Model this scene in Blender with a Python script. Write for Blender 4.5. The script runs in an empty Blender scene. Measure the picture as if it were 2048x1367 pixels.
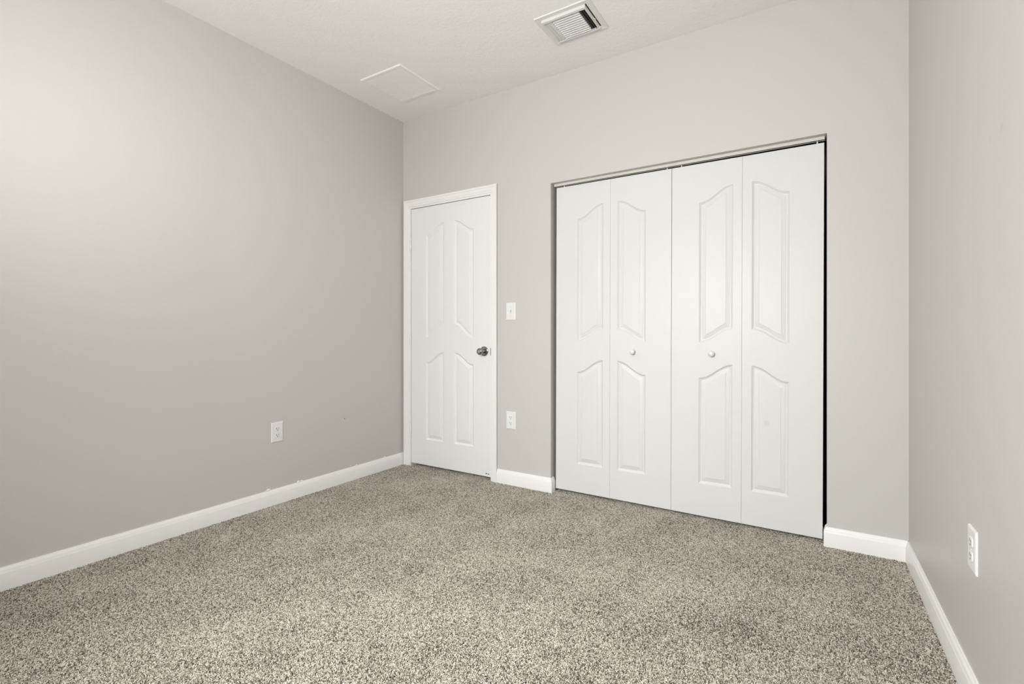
import bpy, math
import numpy as np
from mathutils import Vector, Matrix
from mathutils.geometry import tessellate_polygon

# ------------------------------------------------------------------ camera, world, lights, exposure
SC = bpy.context.scene
COL = SC.collection
PI = math.pi

# room: left wall x = 0, back wall y = 0, carpet top z = 0
H = 2.719            # ceiling height
W = 3.1554           # width at the back wall
RA = 0.016711        # the right wall opens by this angle towards the camera
YF = -3.45           # front wall (behind the camera)

cam_d = bpy.data.cameras.new('camera')
cam_d.sensor_width = 36.0
cam_d.lens = 17.2033
cam_d.shift_y = -0.008796
cam_d.clip_start = 0.02
cam = bpy.data.objects.new('camera', cam_d)
cam.location = (2.8036, -2.85, 1.0416)
cam.rotation_euler = (PI / 2, 0, math.radians(32.007))
COL.objects.link(cam)
SC.camera = cam

wd = bpy.data.worlds.new('sky')
SC.world = wd
wd.use_nodes = True
wn = wd.node_tree
bg = wn.nodes['Background']
sky = wn.nodes.new('ShaderNodeTexSky')
sky.sky_type = 'NISHITA'
sky.sun_elevation = math.radians(40)
sky.sun_rotation = math.radians(20)
sky.sun_disc = False
wn.links.new(sky.outputs['Color'], bg.inputs['Color'])
bg.inputs['Strength'].default_value = 0.15

def area_light(name, loc, rot, sx, sy, energy, color, spread):
    d = bpy.data.lights.new(name, 'AREA')
    d.shape = 'RECTANGLE'
    d.size, d.size_y = sx, sy
    d.energy = energy
    d.color = color
    d.spread = math.radians(spread)
    o = bpy.data.objects.new(name, d)
    o.location, o.rotation_euler = loc, rot
    COL.objects.link(o)
    return o

WX0, WX1, WZ0, WZ1 = 1.28, 2.58, 0.92, 2.10       # window in the front wall
# daylight of the one window: open sky (level and downwards), and what the ground and the tilted blinds throw upwards
WXC, WZC = (WX0 + WX1) / 2, (WZ0 + WZ1) / 2
AW, AH = WX1 - WX0 - 0.1, WZ1 - WZ0 - 0.1
area_light('daylight_wide', (WXC, YF + 0.03, WZC), (math.radians(90), 0, 0), AW, AH, 22.0, (0.970, 0.99, 1.0), 180)
area_light('daylight_level', (WXC, YF + 0.03, WZC), (math.radians(90), 0, 0), AW, AH, 11.5, (0.970, 0.99, 1.0), 120)
area_light('daylight_down', (WXC, YF + 0.06, WZC), (math.radians(60), 0, 0), AW, 0.9, 12.0, (0.95, 0.99, 0.985), 120)
area_light('daylight_floor', (WXC, YF + 0.06, WZC), (math.radians(45), 0, 0), AW, 0.9, 13.0, (0.95, 0.99, 0.985), 90)
area_light('daylight_up', (WXC, YF + 0.06, WZC), (math.radians(120), 0, 0), AW, 0.9, 10.2, (1.0, 0.98, 0.955), 180)
area_light('daylight_ceiling', (WXC, YF + 0.06, WZC), (math.radians(150), 0, 0), AW, 0.6, 22.0, (1.0, 0.985, 0.965), 180)
area_light('daylight_side', (WX0 + 0.2, YF + 0.06, 1.75), (math.radians(95), 0, math.radians(45)), 0.4, 0.4, 1.5, (1.0, 0.965, 0.95), 50)

SC.view_settings.view_transform = 'Standard'
SC.view_settings.look = 'None'
SC.view_settings.gamma = 1.0
SC.view_settings.use_curve_mapping = False
SC.view_settings.exposure = 0.0
SC.cycles.use_denoising = True
SC.cycles.max_bounces = 12
SC.cycles.diffuse_bounces = 8
SC.cycles.glossy_bounces = 4
SC.cycles.sample_clamp_indirect = 10

# ------------------------------------------------------------------ materials
def srgb(r, g, b):
    def f(c):
        c /= 255.0
        return c / 12.92 if c <= 0.04045 else ((c + 0.055) / 1.055) ** 2.4
    return (f(r), f(g), f(b), 1.0)

class Mat:
    def __init__(self, name, color, rough=0.5, metal=0.0, spec=0.5):
        self.m = bpy.data.materials.new(name)
        self.m.use_nodes = True
        self.t = self.m.node_tree
        self.b = self.t.nodes['Principled BSDF']
        self.b.inputs['Base Color'].default_value = color
        self.b.inputs['Roughness'].default_value = rough
        self.b.inputs['Metallic'].default_value = metal
        self.b.inputs['Specular IOR Level'].default_value = spec
        self.color = color
    def n(self, kind, **kw):
        x = self.t.nodes.new(kind)
        for k, v in kw.items():
            if isinstance(k, str) and k in x.inputs:
                x.inputs[k].default_value = v
            else:
                setattr(x, k, v)
        return x
    def link(self, a, b):
        self.t.links.new(a, b)
    def coords(self):
        return self.n('ShaderNodeTexCoord').outputs['Object']
    def bump(self, layers, dist=0.001, strength=1.0):
        """layers: (noise scale, detail, weight, axis stretch)"""
        co = self.coords()
        tot = None
        for sc_, det, wgt, st in layers:
            mp = self.n('ShaderNodeMapping')
            mp.inputs['Scale'].default_value = st
            self.link(co, mp.inputs['Vector'])
            nz = self.n('ShaderNodeTexNoise')
            nz.inputs['Scale'].default_value = sc_
            nz.inputs['Detail'].default_value = det
            self.link(mp.outputs['Vector'], nz.inputs['Vector'])
            mu = self.n('ShaderNodeMath', operation='MULTIPLY')
            mu.inputs[1].default_value = wgt
            self.link(nz.outputs['Fac'], mu.inputs[0])
            if tot is None:
                tot = mu.outputs[0]
            else:
                ad = self.n('ShaderNodeMath', operation='ADD')
                self.link(tot, ad.inputs[0])
                self.link(mu.outputs[0], ad.inputs[1])
                tot = ad.outputs[0]
        bp = self.n('ShaderNodeBump')
        bp.inputs['Distance'].default_value = dist
        bp.inputs['Strength'].default_value = strength
        self.link(tot, bp.inputs['Height'])
        self.link(bp.outputs['Normal'], self.b.inputs['Normal'])
        return self
    def marks(self, spots):
        """small dirt marks: (centre, radius, colour, opacity)"""
        co = self.coords()
        cur = None
        for c, r, colr, op in spots:
            ds = self.n('ShaderNodeVectorMath', operation='DISTANCE')
            self.link(co, ds.inputs[0])
            ds.inputs[1].default_value = c
            mr = self.n('ShaderNodeMapRange')
            mr.inputs['From Min'].default_value = r * 0.55
            mr.inputs['From Max'].default_value = r
            mr.inputs['To Min'].default_value = op
            mr.inputs['To Max'].default_value = 0.0
            self.link(ds.outputs['Value'], mr.inputs['Value'])
            mx = self.n('ShaderNodeMix', data_type='RGBA')
            self.link(mr.outputs['Result'], mx.inputs['Factor'])
            if cur is None:
                mx.inputs[6].default_value = self.color
            else:
                self.link(cur, mx.inputs[6])
            mx.inputs[7].default_value = colr
            cur = mx.outputs[2]
        self.link(cur, self.b.inputs['Base Color'])
        return self

WALL = (0.580, 0.561, 0.535, 1)
ORANGE_PEEL = [(260, 2, 1.0, (1, 1, 1)), (70, 2, 0.6, (1, 1, 1))]
M_wall = Mat('greige_wall_paint', WALL, 0.40, spec=0.28).bump(ORANGE_PEEL, 0.0007, 0.35)
M_wall_left = Mat('greige_wall_paint_marked', WALL, 0.40, spec=0.28).bump(ORANGE_PEEL, 0.0007, 0.35).marks(
    [((0, -0.572, 0.443), 0.0042, (0.07, 0.065, 0.055, 1), 0.9), ((0, -0.568, 0.4475), 0.003, (0.07, 0.065, 0.055, 1), 0.8)])
M_wall_right = Mat('greige_wall_paint_smudged', WALL, 0.40, spec=0.28).bump(ORANGE_PEEL, 0.0007, 0.35).marks(
    [((3.1761, -1.2369, 1.5325), 0.012, (0.47, 0.45, 0.425, 1), 0.5), ((3.1747, -1.1513, 1.5328), 0.011, (0.5, 0.48, 0.45, 1), 0.35)])
M_ceil = Mat('textured_ceiling_paint', (0.885, 0.875, 0.845, 1), 0.75, spec=0.2).bump(
    [(55, 3, 1.0, (1, 1, 1)), (130, 2, 0.6, (1, 1, 1))], 0.004, 0.55)
M_trim = Mat('white_trim_paint', (0.845, 0.835, 0.815, 1), 0.34, spec=0.35)
M_track = Mat('cream_track_enamel', (0.66, 0.64, 0.585, 1), 0.4)
GRAIN = [(40, 4, 1.0, (9, 9, 0.8)), (240, 2, 0.35, (1, 1, 1))]
M_door = Mat('white_door_paint', (0.80, 0.797, 0.782, 1), 0.38, spec=0.2).bump(GRAIN, 0.0009, 0.5)
M_bifold = Mat('white_closet_door_paint', (0.685, 0.682, 0.668, 1), 0.33, spec=0.15).bump(GRAIN, 0.0009, 0.5)
M_bifold_spot = Mat('white_closet_door_paint_spotted', (0.685, 0.682, 0.668, 1), 0.33, spec=0.15).bump(GRAIN, 0.0009, 0.5).marks([((0.1190, 0.001, 0.5516), 0.019, (0.52, 0.52, 0.50, 1), 0.35)])
M_knob_white = Mat('white_knob_enamel', (0.70, 0.695, 0.675, 1), 0.28)
M_plate = Mat('white_plastic', (0.78, 0.775, 0.755, 1), 0.35, spec=0.35)
M_slot = Mat('dark_slot', (0.10, 0.095, 0.085, 1), 0.7)
M_nickel = Mat('satin_nickel', (0.33, 0.32, 0.30, 1), 0.16, metal=1.0)
M_nickel.bump([(900, 1, 1.0, (1, 1, 1))], 0.0003, 0.2)
M_keyhole = Mat('lock_slot_dark', (0.02, 0.02, 0.02, 1), 0.5)
M_vent = Mat('white_vent_enamel', (0.76, 0.75, 0.725, 1), 0.4)
M_duct_shade = Mat('duct_shade_black', (0.02, 0.02, 0.019, 1), 0.9)  # near-black colour stands in for the shade inside the vents
M_grille = Mat('white_grille_enamel', (0.86, 0.85, 0.825, 1), 0.45)
M_backing = Mat('carpet_backing', (0.10, 0.088, 0.075, 1), 0.95, spec=0.1)
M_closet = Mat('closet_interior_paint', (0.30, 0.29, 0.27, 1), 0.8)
M_scuff = Mat('black_scuff', (0.012, 0.012, 0.012, 1), 0.8)
M_steel = Mat('zinc_hardware', (0.62, 0.61, 0.58, 1), 0.38, metal=0.8)
M_caulk = Mat('white_caulk', (0.83, 0.82, 0.79, 1), 0.5)
M_glass = Mat('window_glass', (1, 1, 1, 1), 0.02)
M_glass.b.inputs['Transmission Weight'].default_value = 1.0
M_glass.b.inputs['IOR'].default_value = 1.45

# carpet yarn: a colour per tuft
M_pile = Mat('frieze_carpet_yarn', (0.3, 0.27, 0.23, 1), 0.85, spec=0.12)
_at = M_pile.n('ShaderNodeAttribute')
_at.attribute_name = 'tone'
_cr = M_pile.n('ShaderNodeValToRGB')
_e = _cr.color_ramp.elements
_e[0].position, _e[0].color = 0.0, (0.075, 0.061, 0.047, 1)
_e[1].position, _e[1].color = 1.0, (0.68, 0.63, 0.555, 1)
for pos, c in ((0.18, (0.155, 0.130, 0.104, 1)), (0.38, (0.33, 0.291, 0.245, 1)), (0.72, (0.515, 0.468, 0.402, 1))):
    x = _cr.color_ramp.elements.new(pos)
    x.color = c
M_pile.link(_at.outputs['Fac'], _cr.inputs['Fac'])
M_pile.link(_cr.outputs['Color'], M_pile.b.inputs['Base Color'])

# ------------------------------------------------------------------ mesh helpers
class MB:
    """collects shapes for ONE mesh object"""
    def __init__(self):
        self.v, self.f = [], []
    def add(self, vs, fs):
        o = len(self.v)
        self.v += [tuple(p) for p in vs]
        self.f += [tuple(i + o for i in f) for f in fs]
        return self
    def box(self, x0, x1, y0, y1, z0, z1, M=None):
        vs = [Vector((x, y, z)) for z in (z0, z1) for y in (y0, y1) for x in (x0, x1)]
        if M is not None:
            vs = [M @ p for p in vs]
        return self.add(vs, [(0, 2, 3, 1), (4, 5, 7, 6), (0, 1, 5, 4), (2, 6, 7, 3), (0, 4, 6, 2), (1, 3, 7, 5)])
    def loft(self, rings, closed=True, cap=True):
        """rings: equal-length point lists"""
        n = len(rings[0])
        vs = [p for r in rings for p in r]
        fs = []
        m = n if closed else n - 1
        for k in range(len(rings) - 1):
            for i in range(m):
                j = (i + 1) % n
                fs.append((k * n + i, k * n + j, (k + 1) * n + j, (k + 1) * n + i))
        if cap:
            fs.append(tuple(reversed(range(n))))
            fs.append(tuple(range((len(rings) - 1) * n, len(rings) * n)))
        return self.add(vs, fs)
    def lathe(self, prof, origin, axis, n=32):
        """prof: (distance along axis, radius)"""
        a = Vector(axis).normalized()
        u = a.orthogonal().normalized()
        w = a.cross(u)
        o = Vector(origin)
        rings = [[o + a * d + (u * math.cos(2 * PI * i / n) + w * math.sin(2 * PI * i / n)) * max(r, 1e-5) for i in range(n)] for d, r in prof]
        return self.loft(rings)
    def plate(self, x0, x1, z0, z1, t, bev):
        """wall plate in local x/z, front towards -y, with a bevelled rim"""
        def ring(i, y):
            return [Vector((x0 + i, y, z0 + i)), Vector((x1 - i, y, z0 + i)), Vector((x1 - i, y, z1 - i)), Vector((x0 + i, y, z1 - i))]
        return self.loft([ring(0, 0), ring(0, -t * 0.35), ring(bev * 0.3, -t * 0.75), ring(bev, -t)])
    def build(self, name, mat, parent=None, smooth=None, loc=None):
        me = bpy.data.meshes.new(name)
        me.from_pydata(self.v, [], self.f)
        import bmesh
        bm = bmesh.new()
        bm.from_mesh(me)
        bmesh.ops.remove_doubles(bm, verts=bm.verts, dist=1e-6)
        bmesh.ops.recalc_face_normals(bm, faces=bm.faces)
        bm.to_mesh(me)
        bm.free()
        me.materials.append(mat.m if isinstance(mat, Mat) else mat)
        if smooth is not None:
            me.polygons.foreach_set('use_smooth', [True] * len(me.polygons))
            me.set_sharp_from_angle(angle=math.radians(smooth))
        o = bpy.data.objects.new(name, me)
        COL.objects.link(o)
        if parent is not None:
            o.parent = parent
        if loc is not None:
            o.location = loc
        return o

def tag(o, label=None, cat=None, group=None, kind=None):
    if label: o['label'] = label
    if cat: o['category'] = cat
    if group: o['group'] = group
    if kind: o['kind'] = kind
    return o

def thing(name, label, cat, loc=(0, 0, 0), rot=(0, 0, 0), group=None, kind=None):
    o = bpy.data.objects.new(name, None)
    o.empty_display_size = 0.05
    o.location, o.rotation_euler = loc, rot
    COL.objects.link(o)
    return tag(o, label, cat, group, kind)

def copy_tree(o, parent=None):
    c = o.copy()
    COL.objects.link(c)
    if parent is not None:
        c.parent = parent
    for ch in list(o.children):
        copy_tree(ch, c)
    return c

def rx(y):                # right wall x at depth y
    return W - y * math.tan(RA)

# ------------------------------------------------------------------ the setting
T = 0.115                                        # wall thickness
DX0, DX1, DZ1 = 0.060, 0.864, 2.036              # rough opening of the passage door
CX0, CX1, CZ1 = 1.3206, 2.8414, 2.0205           # closet opening

b = MB()
b.box(-0.02, DX0, 0, T, -0.02, H); b.box(DX0, DX1, 0, T, DZ1, H)
b.box(DX1, CX0, 0, T, -0.02, H); b.box(CX0, CX1, 0, T, CZ1, H); b.box(CX1, W + T, 0, T, -0.02, H)
tag(b.build('wall_back', M_wall), 'greige back wall with the white door and the closet opening', 'wall', kind='structure')

b = MB(); b.box(-T, 0, YF - T, T, -0.02, H)
tag(b.build('wall_left', M_wall_left), 'long greige wall on the left with one outlet', 'wall', kind='structure')

b = MB()
x0, x1 = rx(YF), W
b.add([(x1, 0, -0.02), (x0, YF, -0.02), (x0, YF, H), (x1, 0, H), (x1 + T, 0, -0.02), (x0 + T, YF, -0.02), (x0 + T, YF, H), (x1 + T, 0, H)],
      [(0, 1, 2, 3), (7, 6, 5, 4), (0, 4, 5, 1), (3, 2, 6, 7), (0, 3, 7, 4), (1, 5, 6, 2)])
tag(b.build('wall_right', M_wall_right), 'greige wall at the right edge, close to the camera', 'wall', kind='structure')

b = MB()
b.box(-T, WX0, YF - T, YF, -0.02, H); b.box(WX1, 3.4, YF - T, YF, -0.02, H)
b.box(WX0, WX1, YF - T, YF, -0.02, WZ0); b.box(WX0, WX1, YF - T, YF, WZ1, H)
tag(b.build('wall_front', M_wall), 'greige wall with the window, behind the camera', 'wall', kind='structure')

b = MB(); b.box(-T, 3.45, YF - T, 0.80, H, H + 0.05)
ceil = tag(b.build('ceiling', M_ceil), 'off-white textured ceiling', 'ceiling', kind='structure')
b = MB(); b.box(-T, 3.45, YF - T, 1.6, -0.06, -0.010)
tag(b.build('floor', M_backing), 'carpeted bedroom floor', 'floor', kind='structure')

# closet and hallway shells behind the doors
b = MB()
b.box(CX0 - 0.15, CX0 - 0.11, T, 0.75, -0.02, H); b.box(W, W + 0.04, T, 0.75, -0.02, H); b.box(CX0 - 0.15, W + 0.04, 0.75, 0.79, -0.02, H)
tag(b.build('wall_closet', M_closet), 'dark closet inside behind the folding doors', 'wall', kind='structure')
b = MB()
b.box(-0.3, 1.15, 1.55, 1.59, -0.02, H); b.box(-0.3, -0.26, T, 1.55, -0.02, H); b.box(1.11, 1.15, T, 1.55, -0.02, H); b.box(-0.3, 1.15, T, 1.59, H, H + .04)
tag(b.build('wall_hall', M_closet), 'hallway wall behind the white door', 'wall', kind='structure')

# window in the front wall
win = thing('window_1', 'white window behind the camera', 'window', ((WX0 + WX1) / 2, YF - T, WZ0), kind='structure')
def wbox(name, mat, *boxes):
    q = MB()
    for bx in boxes: q.box(*bx)
    return q.build(name, mat, win)
hw, hh = (WX1 - WX0) / 2, WZ1 - WZ0
wbox('window_frame', M_trim, (-hw, -hw + .045, 0, .06, 0, hh), (hw - .045, hw, 0, .06, 0, hh), (-hw + .045, hw - .045, 0, .06, 0, .045), (-hw + .045, hw - .045, 0, .06, hh - .045, hh), (-hw + .045, hw - .045, 0.005, .05, hh / 2 - .02, hh / 2 + .02))
wbox('window_pane', M_glass, (-hw + .045, hw - .045, .02, .026, .045, hh / 2 - .02), (-hw + .045, hw - .045, .02, .026, hh / 2 + .02, hh - .045))
wbox('window_sill', M_trim, (-hw - .03, hw + .03, .06, T + .03, -.02, .0))

# ------------------------------------------------------------------ baseboards
BASE = [(0.0, -0.012), (0.0140, -0.012), (0.0140, 0.068), (0.0128, 0.0715), (0.0118, 0.0735), (0.0112, 0.079), (0.0085, 0.0855), (0.0055, 0.0895), (0.0045, 0.0935), (0.0, 0.0935)]
def sweep_base(path, nrm):
    """profile along a floor path; nrm: the mitre offset direction at each path point"""
    return [[Vector((p[0] + t * n[0], p[1] + t * n[1], z)) for t, z in BASE] for p, n in zip(path, nrm)]

def blob(q, c, r, flat=(1, 1, 1), seed=0):
    rng = np.random.RandomState(seed)
    rings = []
    for i in range(1, 6):
        th = PI * i / 6
        rings.append([Vector((c[0] + r * flat[0] * math.sin(th) * math.cos(2 * PI * k / 9) * rng.uniform(.75, 1.2),
                              c[1] + r * flat[1] * math.sin(th) * math.sin(2 * PI * k / 9) * rng.uniform(.75, 1.2),
                              c[2] + r * flat[2] * math.cos(th) * rng.uniform(.8, 1.15))) for k in range(9)])
    q.loft(rings)

q = MB(); q.loft(sweep_base([(0, YF), (0, -0.0)], [(1, 0), (1, 0)]))
bl = tag(q.build('baseboard_left', M_trim, smooth=25), 'long white baseboard along the left wall', 'baseboard', kind='structure')
for k, (y, z, r, fl) in enumerate(((-1.13, .0965, .0095, (.4, 1.5, .75)), (-.93, .096, .008, (.45, 1.0, .95)), (-.908, .095, .007, (.45, 1.2, .8)), (-.47, .0955, .006, (.5, 1.2, .9)),
                                   (-.52, .104, .003, (.4, 1, 1)), (-.20, .095, .007, (.5, 1.3, .8)), (-1.93, .0925, .005, (.4, 4.5, .6)))):
    q = MB(); blob(q, (0.002, y, z), r * 1.25, fl, k)
    q.build('caulk_lump', M_caulk, bl, smooth=60)
q = MB(); q.loft(sweep_base([(DX1 + 0.0385, 0), (CX0, 0), (CX0, 0.040)], [(0, -1), (1, -1), (1, 0)]))
tag(q.build('baseboard_back', M_trim, smooth=25), 'short white baseboard between the white door and the closet', 'baseboard', kind='structure')
q = MB(); q.loft(sweep_base([(CX1, 0.032), (CX1, 0), (W, 0)], [(-1, 0), (-1, -1), (0, -1)]))
bb2 = tag(q.build('baseboard_back', M_trim, smooth=25), 'short white baseboard between the closet and the right wall', 'baseboard', kind='structure')
q = MB()
blob(q, (CX1 - .005, .003, .0965), .0045, (.9, .8, 1.1), 3); blob(q, (CX1 - .001, .002, .103), .0035, (.7, .8, 1.3), 8)
q.build('caulk_lump', M_caulk, bb2, smooth=60)
c_, s_ = math.cos(RA), math.sin(RA)
q = MB(); q.loft(sweep_base([(rx(YF), YF), (W, 0)], [(-c_, -s_), (-c_, -s_)]))
tag(q.build('baseboard_right', M_trim, smooth=25), 'white baseboard along the right wall', 'baseboard', kind='structure')

# ------------------------------------------------------------------ passage door: casing, jamb, leaf
CAS = [(0, 0), (0, .0060), (.0025, .0080), (.0120, .0088), (.0135, .0112), (.0180, .0122), (.0350, .0140), (.0370, .0168), (.0495, .0175), (.0515, .0160), (.0515, 0)]
ix0, ix1, iz = 0.0705, 0.8525, 2.0315                # inner edge of the casing
q = MB()
q.loft([[Vector((ix0 - w, -t, -0.012)) for w, t in CAS], [Vector((ix0 - w, -t, iz + w)) for w, t in CAS],
        [Vector((ix1 + w, -t, iz + w)) for w, t in CAS], [Vector((ix1 + w, -t, -0.012)) for w, t in CAS]])
cas = tag(q.build('trim_1', M_trim, smooth=12), 'white casing around the single door', 'door trim', kind='structure')
cas.data.materials.append(M_wall.m)            # outer edge takes the darker wall colour to paint in its shade line
for p in cas.data.polygons:
    if abs(p.normal.y) < .05 and (p.center.x > ix1 + .0514 or p.center.x < ix0 - .0514 or p.center.z > iz + .0514): p.material_index = 1
q = MB()
jx0, jx1, jz = 0.0795, 0.8445, 2.0185
q.box(DX0, jx0, -.001, T, -.012, jz + .017); q.box(jx1, DX1, -.001, T, -.012, jz + .017); q.box(jx0, jx1, -.001, T, jz, jz + .017)
q.box(jx0, jx0 + .012, .045, .08, -.012, jz); q.box(jx1 - .012, jx1, .045, .08, -.012, jz); q.box(jx0 + .012, jx1 - .012, .045, .08, jz - .012, jz)
tag(q.build('trim_2', M_trim), 'white jamb inside the casing of the single door', 'door trim', kind='structure')

def s_curve(t):
    # flat at the low corner, swept up, rounded off at the high corner
    t = min(max(t, 0), 1)
    return t * t * t * (t * (6 * t - 15) + 10) * 0.55 + 0.45 * (t * t * (3 - 2 * t))

PROF = [(0.0, 0.0), (0.0008, 0.0009), (0.0055, 0.0048), (0.0095, 0.0082), (0.0120, 0.0092), (0.0160, 0.0092), (0.0180, 0.0074), (0.0200, 0.0070), (0.0360, 0.0020), (0.0372, 0.0008)]
NC = 22
def panel_outline(P, i):
    """outline of a raised panel inset by i; P: x0, x1, bottom low/high, top low/high, high side (+1 = right)"""
    x0, x1, bl_, bh, tl, th, hi = P
    def cv(x, lo, h_):
        t = (x - x0) / (x1 - x0)
        if hi < 0: t = 1 - t
        return lo + (h_ - lo) * s_curve(t)
    xs = [x0 + i + (x1 - x0 - 2 * i) * k / NC for k in range(NC + 1)]
    slope_b, slope_t = 1.0 + 0.10 * (bh > bl_), 1.12
    return [(x, cv(x, bl_, bh) + i * slope_b) for x in xs] + [(x, cv(x, tl, th) - i * slope_t) for x in reversed(xs)]

def panel_leaf(q, w, h, t, panels):
    """moulded door leaf: x 0..w, z 0..h, face at y = 0 looking towards -y"""
    e = 0.0012
    outer = [(e, e), (w - e, e), (w - e, h - e), (e, h - e)]
    loops = [panel_outline(P, 0) for P in panels]
    polys = [[Vector((x, 0, z)) for x, z in outer]] + [[Vector((x, 0, z)) for x, z in lp] for lp in loops]
    flat = [p for pl in polys for p in pl]
    tris = tessellate_polygon([[Vector((p.x, p.z, 0)) for p in pl] for pl in polys])
    q.add(flat, [tuple(tr) for tr in tris])
    for P in panels:
        rings = [[Vector((x, d, z)) for x, z in panel_outline(P, i)] for i, d in PROF]
        q.loft(rings, cap=False)
        q.add(rings[-1], [tuple(range(len(rings[-1])))])
    r = [[Vector((x, 0, z)) for x, z in outer],
         [Vector((x, e, z)) for x, z in ((0, 0), (w, 0), (w, h), (0, h))],
         [Vector((x, t, z)) for x, z in ((0, 0), (w, 0), (w, h), (0, h))]]
    q.loft(r, cap=False)
    q.add(r[2], [(0, 1, 2, 3)])

# leaf of the passage door
LX0, LX1, LZ0, LZ1 = 0.0835, 0.8425, 0.0215, 2.0145
door = thing('door_1', 'single white four-panel door in the back left corner', 'door', (LX0, 0.004, 0), kind='structure')
lw, lh = LX1 - LX0, LZ1 - LZ0
mid = lw / 2
q = MB()
def zz(*a): return [v - LZ0 for v in a]
ub, uh, ul, ut = zz(1.006, 1.105, 1.800, 1.877)
db, dl, dt = zz(0.219, 0.815, 0.897)
pans = []
for sgn in (-1, 1):
    xa, xb = (mid - .2275, mid - .0500) if sgn < 0 else (mid + .0500, mid + .2275)
    pans.append((xa, xb, ub, uh, ul, ut, -sgn)); pans.append((xa, xb, db, db, dl, dt, -sgn))
panel_leaf(q, lw, lh, 0.035, pans)
leaf = q.build('door_leaf', M_door, door, smooth=22, loc=(0, 0, LZ0))
# knob
kx, kz = 0.787 - LX0, 0.9115
q = MB(); q.lathe([(0, .0345), (.003, .0350), (.006, .0335), (.009, .027), (.010, .016)], (kx, -.0002, kz), (0, -1, 0), 40)
ros = q.build('knob_rosette', M_nickel, door, smooth=35)
q = MB(); q.lathe([(.0, .0125), (.018, .0115), (.022, .0135), (.030, .0205), (.042, .0245), (.052, .0235), (.057, .0195), (.059, .013), (.0585, .010)], (kx, -.0095, kz), (0, -1, 0), 40)
kn = q.build('door_knob', M_nickel, door, smooth=35)
q = MB(); q.lathe([(0, .008), (.0015, .008), (.002, .007)], (kx, -.0682, kz), (0, -1, 0), 24)
q.build('lock_button', M_steel, kn, smooth=35)
q = MB(); q.box(kx - .0055, kx + .0055, -.0708, -.0700, kz - .0011, kz + .0011)
q.build('lock_slot', M_keyhole, kn)
for z in (1.74, 1.012, 0.277):
    q = MB()
    for k in range(5):
        q.lathe([(0, .0052), (.0005, .0056), (.0162, .0056), (.0167, .0052)], (-.0025, -.0065, z - .044 + k * .0176), (0, 0, 1), 16)
    q.lathe([(0, .003), (.004, .0045), (.006, .002)], (-.0025, -.0065, z + .044), (0, 0, 1), 12)
    q.build('hinge', M_trim, door, smooth=40)
q = MB(); q.box(.8434 - LX0, .8470 - LX0, -.0068, -.0050, .884, .936)
q.build('strike_plate', M_nickel, door)
q = MB(); blob(q, (.8045 - LX0, .0004, .0425), .0075, (1.2, .12, .6), 11); blob(q, (.8225 - LX0, .0004, .0405), .0068, (1.3, .12, .6), 12)
q.build('scuff_mark', M_scuff, door)

# ------------------------------------------------------------------ closet: track and folding doors
q = MB()
ty = 0.037
q.box(CX0 + .006, CX1 - .009, ty, ty + .0016, CZ1 - .0155, CZ1); q.box(CX0 + .006, CX1 - .009, ty + .0254, ty + .027, CZ1 - .0155, CZ1)
q.box(CX0 + .006, CX1 - .009, ty + .0016, ty + .0254, CZ1 - .002, CZ1)
q.box(CX0 + .006, CX1 - .009, ty + .0016, ty + .007, CZ1 - .0155, CZ1 - .0143); q.box(CX0 + .006, CX1 - .009, ty + .020, ty + .0254, CZ1 - .0155, CZ1 - .0143)
track = tag(q.build('closet_door_track', M_track), 'white metal track along the top of the closet opening', 'door track')
for x in (CX0 + .055, CX1 - .050):
    q = MB(); q.box(x - .02, x + .02, ty + .007, ty + .020, CZ1 - .0150, CZ1 - .004)
    q.build('pivot_bracket', M_steel, track)

LH = 1.9715
FY = 0.034
def bifold(x_left, z_bottom, lean, label, LW, knob_x):
    root = thing('bifold_door', label, 'closet door', (x_left, FY, z_bottom), (0, lean, 0), group='folding closet doors', kind='thing')
    for k in range(2):
        hi = 1 if k == 0 else -1
        xa, xb = (0.150, 0.3250) if k == 0 else (0.0465, 0.2215)
        zb = lambda v: v - 0.0195
        P1 = (xa, xb, zb(.988), zb(1.061), zb(1.772), zb(1.8495), hi)
        P2 = (xa, xb, zb(.2005), zb(.2005), zb(.7925), zb(.870), hi)
        q = MB(); panel_leaf(q, LW - .0006, LH, 0.035, [P1, P2])
        q.build('door_panel', M_bifold_spot if k and x_left > 2 else M_bifold, root, smooth=22, loc=(k * LW, 0, 0))
    q = MB(); q.lathe([(0, .0095), (.004, .0085), (.008, .0090), (.012, .0130), (.017, .0160), (.022, .0163), (.026, .0145), (.029, .0095), (.0302, .004), (.0304, .0003)], (knob_x, 0, .9085), (0, -1, 0), 32)
    q.build('knob', M_knob_white, root, smooth=40)
    for px in (.050, 2 * LW - .030):
        g = CZ1 - .0155 - (z_bottom + LH - math.sin(lean) * px) - .0004
        q = MB(); q.lathe([(0, .0034), (g * .7, .0034), (g * .75, .0026), (g, .0026)], (px, .0165, LH), (0, 0, 1), 14)
        q.build('pivot_pin', M_plate, root, smooth=40)
    return root

bifold(1.3405, 0.0215, 0.0030, 'left pair of white folding closet doors, nearest the single door', .3712, 1.8556 + .003 - 1.3415)
bifold(2.0834, 0.0190, 0.0035, 'right pair of white folding closet doors, with a dark gap beside its edge', .3705, 2.3056 - 2.0866)

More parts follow.
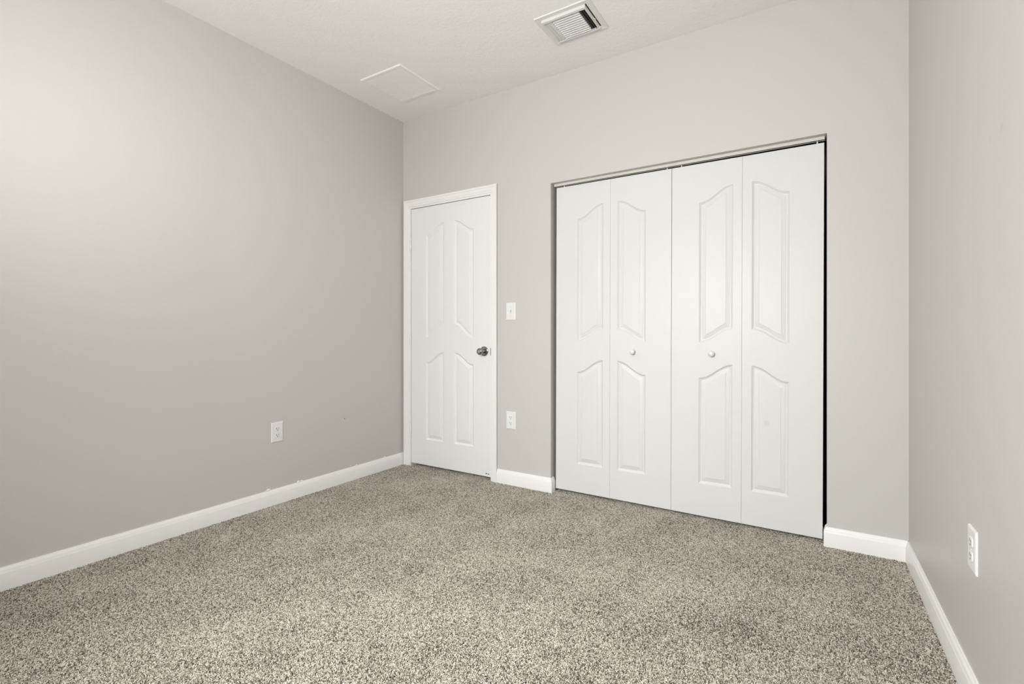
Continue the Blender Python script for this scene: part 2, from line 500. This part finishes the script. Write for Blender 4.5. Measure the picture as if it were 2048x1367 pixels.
# ------------------------------------------------------------------ switch and outlets
PW, PH = 0.0765, 0.1205
def outlet(loc, rot, label):
    root = thing('wall_outlet', label, 'outlet', loc, rot, group='duplex wall outlets')
    q = MB(); q.plate(-PW / 2, PW / 2, -PH / 2, PH / 2, .0058, .0052)
    q.build('cover_plate', M_plate, root, smooth=20)
    for s in (1, -1):
        cz = s * .0195
        q = MB()
        n = 28
        pts = []
        for i in range(n):
            a = 2 * PI * i / n
            pts.append((max(-.0170, min(.0170, .0190 * math.cos(a))), cz + max(-.0143, min(.0143, .0172 * math.sin(a)))))
        q.loft([[Vector((x, -.0050, z)) for x, z in pts], [Vector((x, -.0076, z)) for x, z in pts], [Vector((x * .965, -.0080, cz + (z - cz) * .965)) for x, z in pts]])
        r = q.build('receptacle', M_plate, root, smooth=30)
        q = MB()
        q.box(-.0079, -.0052, -.0083, -.0079, cz - .0008, cz + .0082); q.box(.0052, .0077, -.0083, -.0079, cz + .0005, cz + .0077)
        q.lathe([(0, .0029), (.0004, .0029)], (0, -.0079, cz - .0068), (0, -1, 0), 16)
        q.build('contact_slots', M_slot, r)
    q = MB(); q.lathe([(0, .0034), (.0012, .0030), (.0016, .0012)], (0, -.0056, 0), (0, -1, 0), 16)
    q.build('screw', M_plate, root, smooth=40)
    return root

outlet((0, -1.0755, .437), (0, 0, PI / 2), 'white duplex outlet low on the left wall')
outlet((1.0158, 0, .4415), (0, 0, 0), 'white duplex outlet on the back wall, below the light switch')
yo = -1.012
outlet((rx(yo), yo, .4385), (0, 0, -PI / 2 - RA * -1), 'white duplex outlet low on the right wall, seen edge-on')

sw = thing('light_switch', 'white toggle light switch beside the single door', 'light switch', (1.0142, 0, 1.1893))
q = MB(); q.plate(-PW / 2, PW / 2, -PH / 2, PH / 2, .0058, .0052); q.build('cover_plate', M_plate, sw, smooth=20)
q = MB(); q.box(-.0054, .0054, -.0062, -.0056, -.0122, .0122); q.build('toggle_slot', M_slot, sw)
q = MB(); q.box(-.0046, .0046, -.0066, -.0056, -.0112, .0112)
q.box(-.0040, .0040, -.0165, -.0040, -.0055, .0035, Matrix.Rotation(math.radians(-28), 4, 'X'))
q.build('toggle', M_plate, sw)
for z in (.030, -.030):
    q = MB(); q.lathe([(0, .0036), (.0010, .0032), (.0013, .0012)], (0, -.0056, z), (0, -1, 0), 16)
    q.build('screw', M_plate, sw, smooth=40)
    q = MB(); q.box(-.0028, .0028, -.0072, -.0066, z - .0005, z + .0005); q.build('screw_slot', M_slot, sw)

# ------------------------------------------------------------------ ceiling vents
def rect_ring(x0, x1, y0, y1, i, z):
    return [Vector((x0 + i, y0 + i, z)), Vector((x1 - i, y0 + i, z)), Vector((x1 - i, y1 - i, z)), Vector((x0 + i, y1 - i, z))]
# return grille, nearest the left wall
gx0, gx1, gy0, gy1 = 0.234, 0.597, -0.634, -0.257
gr = thing('return_grille', 'square white return air grille of fine slats, on the ceiling by the left wall', 'air vent', ((gx0 + gx1) / 2, (gy0 + gy1) / 2, H))
hx, hy = (gx1 - gx0) / 2, (gy1 - gy0) / 2
q = MB()
fr = .027
q.loft([rect_ring(-hx, hx, -hy, hy, 0, 0), rect_ring(-hx, hx, -hy, hy, 0, -.004), rect_ring(-hx, hx, -hy, hy, .004, -.0085), rect_ring(-hx, hx, -hy, hy, fr - .003, -.0085), rect_ring(-hx, hx, -hy, hy, fr, -.0065), rect_ring(-hx, hx, -hy, hy, fr, 0)], cap=False)
q.build('frame', M_grille, gr)
q = MB(); q.box(-hx + .01, hx - .01, -hy + .01, hy - .01, -.0012, -.0004); q.build('shade_backing', M_duct_shade, gr)  # flat sheet, the shade behind the slats put in as colour
q = MB()
ns = 25
for k in range(ns):
    y = -hy + fr + (2 * hy - 2 * fr) * (k + .5) / ns
    pt = (2 * hy - 2 * fr) / ns
    q.add([(-hx + fr, y - pt * .30, -.0018), (hx - fr, y - pt * .30, -.0018), (hx - fr, y + pt * .30, -.0080), (-hx + fr, y + pt * .30, -.0080),
           (-hx + fr, y - pt * .30, -.0010), (hx - fr, y - pt * .30, -.0010), (hx - fr, y + pt * .30, -.0072), (-hx + fr, y + pt * .30, -.0072)],
          [(0, 1, 2, 3), (7, 6, 5, 4), (0, 3, 7, 4), (1, 5, 6, 2), (2, 6, 7, 3), (0, 4, 5, 1)])
q.build('slats', M_grille, gr)
q = MB(); q.box(-.004, .004, -hy + fr, hy - fr, -.0062, -.0008); q.build('spine', M_grille, gr)
for sy in (-1, 1):
    q = MB(); q.lathe([(0, .004), (.001, .0035), (.0014, .001)], (0, sy * (hy - .012), -.0083), (0, 0, -1), 12); q.build('screw', M_grille, gr)

# supply register
sx0, sx1, sy0, sy1 = 1.514, 1.832, -0.570, -0.298
sr = thing('supply_register', 'white supply vent with an open dark side, on the ceiling near the closet', 'air vent', ((sx0 + sx1) / 2, (sy0 + sy1) / 2, H))
hx, hy = (sx1 - sx0) / 2, (sy1 - sy0) / 2
fr = .029
q = MB()
q.loft([rect_ring(-hx, hx, -hy, hy, 0, 0), rect_ring(-hx, hx, -hy, hy, .0, -.0058), rect_ring(-hx, hx, -hy, hy, .0015, -.0070), rect_ring(-hx, hx, -hy, hy, .0035, -.0068), rect_ring(-hx, hx, -hy, hy, fr - .002, -.0030), rect_ring(-hx, hx, -hy, hy, fr, -.0036), rect_ring(-hx, hx, -hy, hy, fr, 0)], cap=False)
q.build('flange', M_vent, sr)
q = MB(); q.box(-hx + .01, hx - .01, -hy + .01, hy - .01, -.0012, -.0004); q.build('duct_shade_sheet', M_duct_shade, sr)  # flat sheet coloured as the unlit duct, no real opening
ax0, ax1, ay0, ay1 = -hx + fr + .001, hx - fr - .006, -hy + fr, hy - fr
q = MB()
q.box(ax0, ax1, ay0 + .001, ay0 + .004, -.0175, -.003); q.box(ax0, ax1, ay0 + .001, ay0 + .016, -.0190, -.0172)   # near rail, lipped
q.build('side_rail', M_vent, sr)
q = MB()
q.box(ax0, ax1, ay1 - .004, ay1 - .001, -.0175, -.003); q.box(ax0, ax1, ay1 - .010, ay1 - .001, -.0190, -.0172)   # far rail
q.build('side_rail', M_vent, sr)
c0, c1 = 1.598 - (sx0 + sx1) / 2, 1.750 - (sx0 + sx1) / 2
def blade(q, x0, x1, y0, y1, x2, x3, y2, y3, za, zb, t=.0009):
    """tilted blade: top edge at height za spans (x0,y0)-(x1,y1), bottom edge at zb spans (x2,y2)-(x3,y3)"""
    A = [(x0, y0, za), (x1, y1, za), (x3, y3, zb), (x2, y2, zb)]
    q.add([Vector(p) for p in A] + [Vector(p) + Vector((0, 0, t)) for p in A], [(0, 1, 2, 3), (7, 6, 5, 4), (0, 4, 5, 1), (1, 5, 6, 2), (2, 6, 7, 3), (3, 7, 4, 0)])
q = MB()
nb = 11
ya, yb = ay0 + .010, ay1 - .006
for k in range(nb):
    y = ya + (yb - ya) * k / nb
    d = (yb - ya) / nb
    blade(q, c0, c1, y - .001, y - .001, c0, c1, y + d * .56, y + d * .56, -.004, -.0165)
q.build('front_louvers', M_vent, sr)
q = MB()
for k in range(3):
    x = c0 - .003 - k * .0165
    blade(q, x, x, ay0 + .004, ay1 - .004, x - .0145, x - .0145, ay0 + .004, ay1 - .004, -.004, -.0170)
q.build('left_louvers', M_vent, sr)
q = MB()
for k in range(2):
    x = c1 + .005 + k * .0145
    blade(q, x, x, ay0 + .004, ay1 - .004, x + .0085, x + .0085, ay0 + .004, ay1 - .004, -.0035, -.0178)
q.build('right_louvers', M_vent, sr)
q = MB(); blade(q, ax1 - .0015, ax1 - .0015, ay0 + .001, ay1 - .001, ax1 - .0090, ax1 - .0090, ay0 + .001, ay1 - .001, -.003, -.0184)
q.build('end_plate', M_vent, sr)
q = MB()
q.box(ax1 - .001, ax1 + .0075, .008, .024, -.0150, -.0138); q.box(ax1 + .0045, ax1 + .0075, .012, .020, -.0185, -.0138); q.box(ax1 - .001, ax1 + .001, .006, .044, -.0185, -.008)
q.box(ax1 - .001, ax1 + .0050, .030, .042, -.0150, -.0138)
q.build('damper_lever', M_vent, sr)

# ------------------------------------------------------------------ carpet pile: one yarn after another, laid over in random directions
rng = np.random.default_rng(7)
DENS = 120000
xs0, xs1, ys0, ys1 = 0.0, 3.215, -2.9, 0.30
n = int((xs1 - xs0) * (ys1 - ys0) * DENS)
x = rng.uniform(xs0, xs1, n); y = rng.uniform(ys0, ys1, n)
yaw = math.radians(32.007)
dep = -math.sin(yaw) * (x - 2.8036) + math.cos(yaw) * (y + 2.85)
lat = math.cos(yaw) * (x - 2.8036) + math.sin(yaw) * (y + 2.85)
keep = (dep > 0.95) & (np.abs(lat) < dep * 1.25 + 0.35)
keep &= (x > 0.0155) & (x < W - y * math.tan(RA) - 0.0155)
keep &= (y < -0.0155) | ((x > CX0 + .016) & (x < CX1 - .016) & (y < .28)) | ((x > jx0 + .003) & (x < jx1 - .003) & (y < .25))
x, y = x[keep], y[keep]
n = len(x)
def field(px, py, seed, f):
    r = np.random.default_rng(seed)
    s = np.zeros_like(px)
    for _ in range(7):
        a = r.uniform(0, 2 * PI); k = f * r.uniform(.5, 1.8); p = r.uniform(0, 2 * PI)
        s += np.sin(k * (px * np.cos(a) + py * np.sin(a)) + p)
    return s / 2.6
ang = rng.uniform(0, 2 * PI, n)
base = 3.0 + 1.6 * field(x, y, 3, 2.6)                       # brushed nap, turning slowly over the floor
lx = np.cos(ang) * .85 + .25 * np.cos(base); ly = np.sin(ang) * .85 + .25 * np.sin(base)
L = rng.uniform(.0045, .0085, n)
top = rng.uniform(-.0026, .0016, n)
bend = rng.uniform(-1.1, 1.1, n)
ca, sa = np.cos(bend), np.sin(bend)
lx2, ly2 = lx * ca - ly * sa, lx * sa + ly * ca
pts = np.empty((n, 4, 3), np.float32)
pts[:, 0] = np.stack([x, y, np.full(n, -.0105)], 1)
pts[:, 1] = np.stack([x + lx * L * .22, y + ly * L * .22, -.0045 + top * .5], 1)
pts[:, 2] = np.stack([x + lx * L * .55 + lx2 * L * .1, y + ly * L * .55 + ly2 * L * .1, top], 1)
pts[:, 3] = np.stack([x + lx * L * .65 + lx2 * L * .5, y + ly * L * .65 + ly2 * L * .5, top - rng.uniform(-.0005, .0030, n)], 1)
rad = np.empty((n, 4), np.float32)
r0 = rng.uniform(.0009, .0014, n)
rad[:, 0] = r0 * .8; rad[:, 1] = r0; rad[:, 2] = r0; rad[:, 3] = r0 * .75
hc = bpy.data.hair_curves.new('carpet')
hc.add_curves([4] * n)
hc.position_data.foreach_set('vector', pts.ravel())
ra_ = hc.attributes.get('radius') or hc.attributes.new('radius', 'FLOAT', 'POINT')
ra_.data.foreach_set('value', rad.ravel())
ta = hc.attributes.new('tone', 'FLOAT', 'CURVE')
tone = np.clip(rng.uniform(0, 1, n) + .04 * field(x, y, 9, 9.0) + .03 * field(x, y, 21, 30.0) + .06, 0, 1).astype(np.float32)
ta.data.foreach_set('value', tone)
hc.materials.append(M_pile.m)
co = bpy.data.objects.new('carpet', hc)
COL.objects.link(co)
tag(co, 'speckled grey and beige frieze carpet covering the whole floor', 'carpet', kind='stuff')
